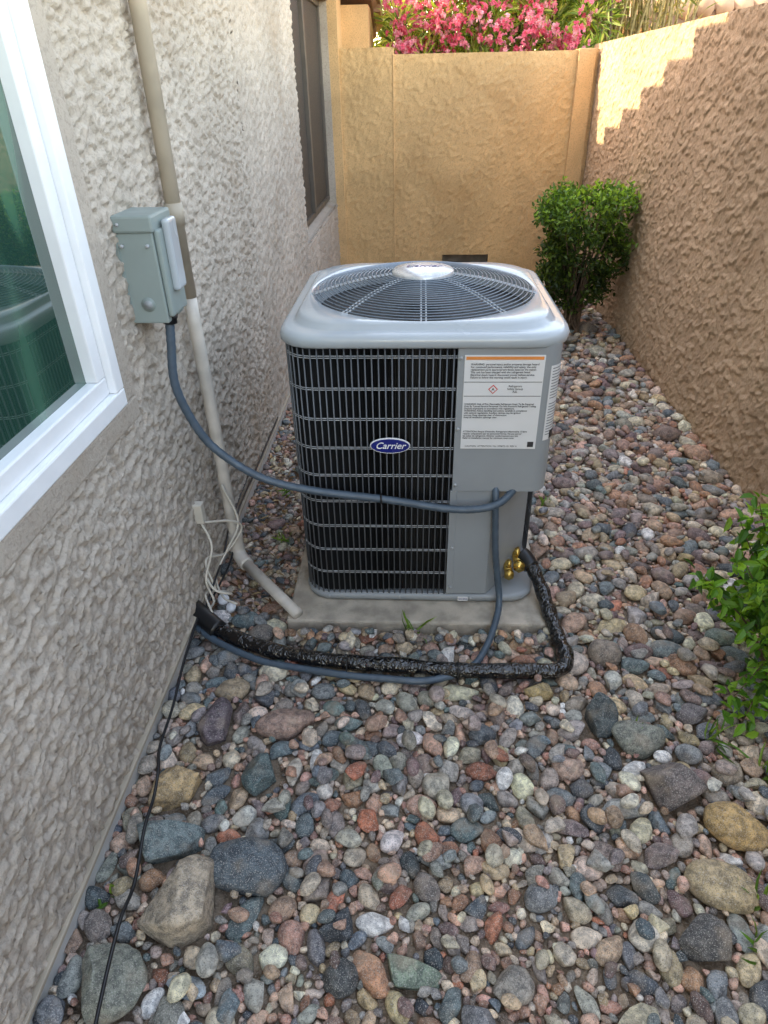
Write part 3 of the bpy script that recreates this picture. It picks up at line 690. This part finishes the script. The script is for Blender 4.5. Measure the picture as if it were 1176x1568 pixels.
# line set
ls=empty('refrigerant_line_set')
lp=catmull([(.40,1.90,.175),(.425,1.86,.15),(.452,1.79,.105),(.468,1.70,.075),(.482,1.60,.06),(.49,1.52,.055),(.455,1.475,.052),(.38,1.47,.052),(.14,1.465,.055),(-.05,1.475,.06),(-.21,1.485,.06),(-.38,1.51,.06),(-.52,1.55,.06),(-.69,1.63,.07),(-.80,1.72,.08)],16)
rw=np.random.default_rng(3); wr=rw.normal(size=(len(lp)+4,20)); 
for q in range(2): wr=(wr+np.roll(wr,1,0)+np.roll(wr,-1,0)+np.roll(wr,1,1))/3.2
def wrf(i,k,n,r): return r*(1.04+.06*math.sin(i*.45)+.05*math.sin(i*.17+1)+.045*wr[i,k%20])
tubes('insulated_pipe',[lp],.0235,M_tape,ls,20,rfun=wrf)
tubes('foam_end',[catmull([(-.66,1.61,.070),(-.71,1.65,.080),(-.80,1.72,.10)],8)],.033,M_black,ls,14)
tubes('foam_top_end',[catmull([(.385,1.915,.18),(.40,1.90,.172),(.418,1.87,.155)],6)],.03,M_black,ls,14)
for x,y in ((-.21,1.478),(.14,1.46)): 
    tubes('zip_tie',[[(x,y+.030*math.cos(a),.05+.034*math.sin(a)) for a in [2*math.pi*k/16 for k in range(16)]]],.002,M_black,ls,5,closed=True)
def ribbed(i,k,n,r): return r*(1+.045*math.sin(i*2.1))
wc=empty('electrical_conduit')
tubes('power_whip',[catmull([(-.665,1.74,1.10),(-.675,1.735,1.02),(-.685,1.73,.90),(-.655,1.735,.78),(-.60,1.74,.685),(-.48,1.745,.59),(-.32,1.745,.543),(-.09,1.745,.512),(.10,1.742,.482),(.20,1.742,.482),(.265,1.755,.495),(.31,1.79,.520),(.335,1.84,.535)],14)],.0125,M_whip,wc,12,rfun=ribbed)
tubes('whip_connector',[[(-.665,1.74,1.125),(-.667,1.739,1.075)]],.019,M_black,wc,12)
tubes('whip_nut',[[(-.666,1.74,1.10),(-.668,1.739,1.088)]],.023,M_black,wc,6)
tubes('whip_tie',[[(-.105,1.745+.016*math.cos(a),.514+.016*math.sin(a)) for a in [2*math.pi*k/12 for k in range(12)]]],.003,M_black,wc,5,closed=True)
tubes('control_conduit',[catmull([(.255,1.80,.54),(.257,1.77,.49),(.268,1.765,.32),(.285,1.765,.19),(.295,1.74,.10),(.275,1.66,.075),(.235,1.56,.055),(.18,1.485,.045),(.05,1.428,.045),(-.10,1.432,.046),(-.21,1.442,.046),(-.38,1.470,.046),(-.50,1.498,.046),(-.66,1.575,.052),(-.78,1.66,.065)],14)],.0115,M_whip,wc,12,rfun=ribbed)

dp=empty('drain_pipe')
tubes('upper_pipe',[[(-.712,2.06,3.0),(-.712,2.055,1.06)]],.0225,M_pvct,dp,20)
tubes('lower_pipe',[catmull([(-.712,2.055,1.065),(-.70,2.04,.7),(-.685,2.01,.30),(-.675,1.995,.16)],4)],.0215,M_pvcl,dp,20)
tubes('coupling',[[(-.7125,2.056,1.33),(-.712,2.055,1.27)]],.0265,M_pvct,dp,20)
tubes('elbow',[catmull([(-.677,2.0,.20),(-.675,1.992,.13),(-.66,1.97,.105),(-.63,1.935,.098)],6)],.0265,M_pvcl,dp,20)
tubes('outlet',[[(-.64,1.945,.10),(-.40,1.69,.075)]],.0205,M_pvcl,dp,20)

db=empty('electrical_disconnect_box')
box('back_box',(-.752,1.70,1.085),(-.655,1.83,1.31),M_box,db,.004)
box('hood',(-.752,1.692,1.31),(-.648,1.838,1.35),M_box,db,.006)
box('cover',(-.655,1.706,1.10),(-.640,1.826,1.315),M_box,db,.006,3)
box('handle_shroud',(-.642,1.735,1.16),(-.622,1.80,1.335),M_cap,db,.008,3)
box('side_flange',(-.757,1.694,1.10),(-.745,1.702,1.31),M_box,db)
cyl('knockout',(-.70,1.7005,1.135),(-.70,1.697,1.135),.018,M_box,db,20); cyl('knockout_inner',(-.70,1.6975,1.135),(-.70,1.696,1.135),.011,M_panel,db,16)
for (xx,zz) in ((-.735,1.28),(-.67,1.28),(-.735,1.33)): cyl('box_screw',(xx,1.6985,zz),(xx,1.689,zz),.0045,M_wirel,db,10)

cb=empty('cable_bundle')
tubes('beige_wires',[catmull([(-.738,1.84,.36),(-.70,1.80,.28),(-.72,1.74,.18),(-.70,1.72,.10),(-.74,1.70,.06)],8),
 catmull([(-.735,1.86,.34),(-.66,1.93,.30),(-.64,1.97,.24),(-.69,1.90,.18),(-.73,1.80,.22),(-.70,1.76,.12)],8),
 catmull([(-.69,1.98,.42),(-.645,1.96,.28),(-.68,1.90,.20),(-.72,1.84,.12),(-.68,1.76,.09),(-.62,1.72,.09)],8),
 catmull([(-.74,1.78,.18),(-.68,1.70,.17),(-.64,1.74,.12),(-.69,1.80,.08),(-.73,1.74,.12),(-.69,1.66,.10)],8)],.0042,M_cable,cb,6)
tubes('dark_wires',[catmull([(-.744,2.5,.16),(-.742,2.2,.145),(-.72,1.95,.13),(-.70,1.80,.16),(-.72,1.70,.10),(-.72,1.60,.06)],8),
 catmull([(-.742,3.2,.12),(-.735,2.6,.13),(-.70,2.15,.2),(-.69,1.95,.12),(-.72,1.75,.08)],8)],.004,M_black,cb,6)
tubes('ground_cable',[catmull([(-.735,1.66,.10),(-.725,1.45,.09),(-.705,1.27,.085),(-.69,1.12,.10),(-.665,1.04,.112),(-.655,.97,.10),(-.645,.88,.11),(-.63,.76,.09),(-.62,.66,.118),(-.60,.50,.115),(-.58,.30,.07),(-.56,0,.06)],10)],.0042,M_black,cb,7)
box('junction_cover',(-.752,1.825,.355),(-.720,1.858,.430),M_cable,cb,.004)
cyl('drain_cap_a',(-.70,1.80,.03),(-.69,1.79,.055),.02,M_badge,cb); cyl('drain_cap_b',(-.66,1.76,.03),(-.655,1.755,.05),.017,M_badge,cb)
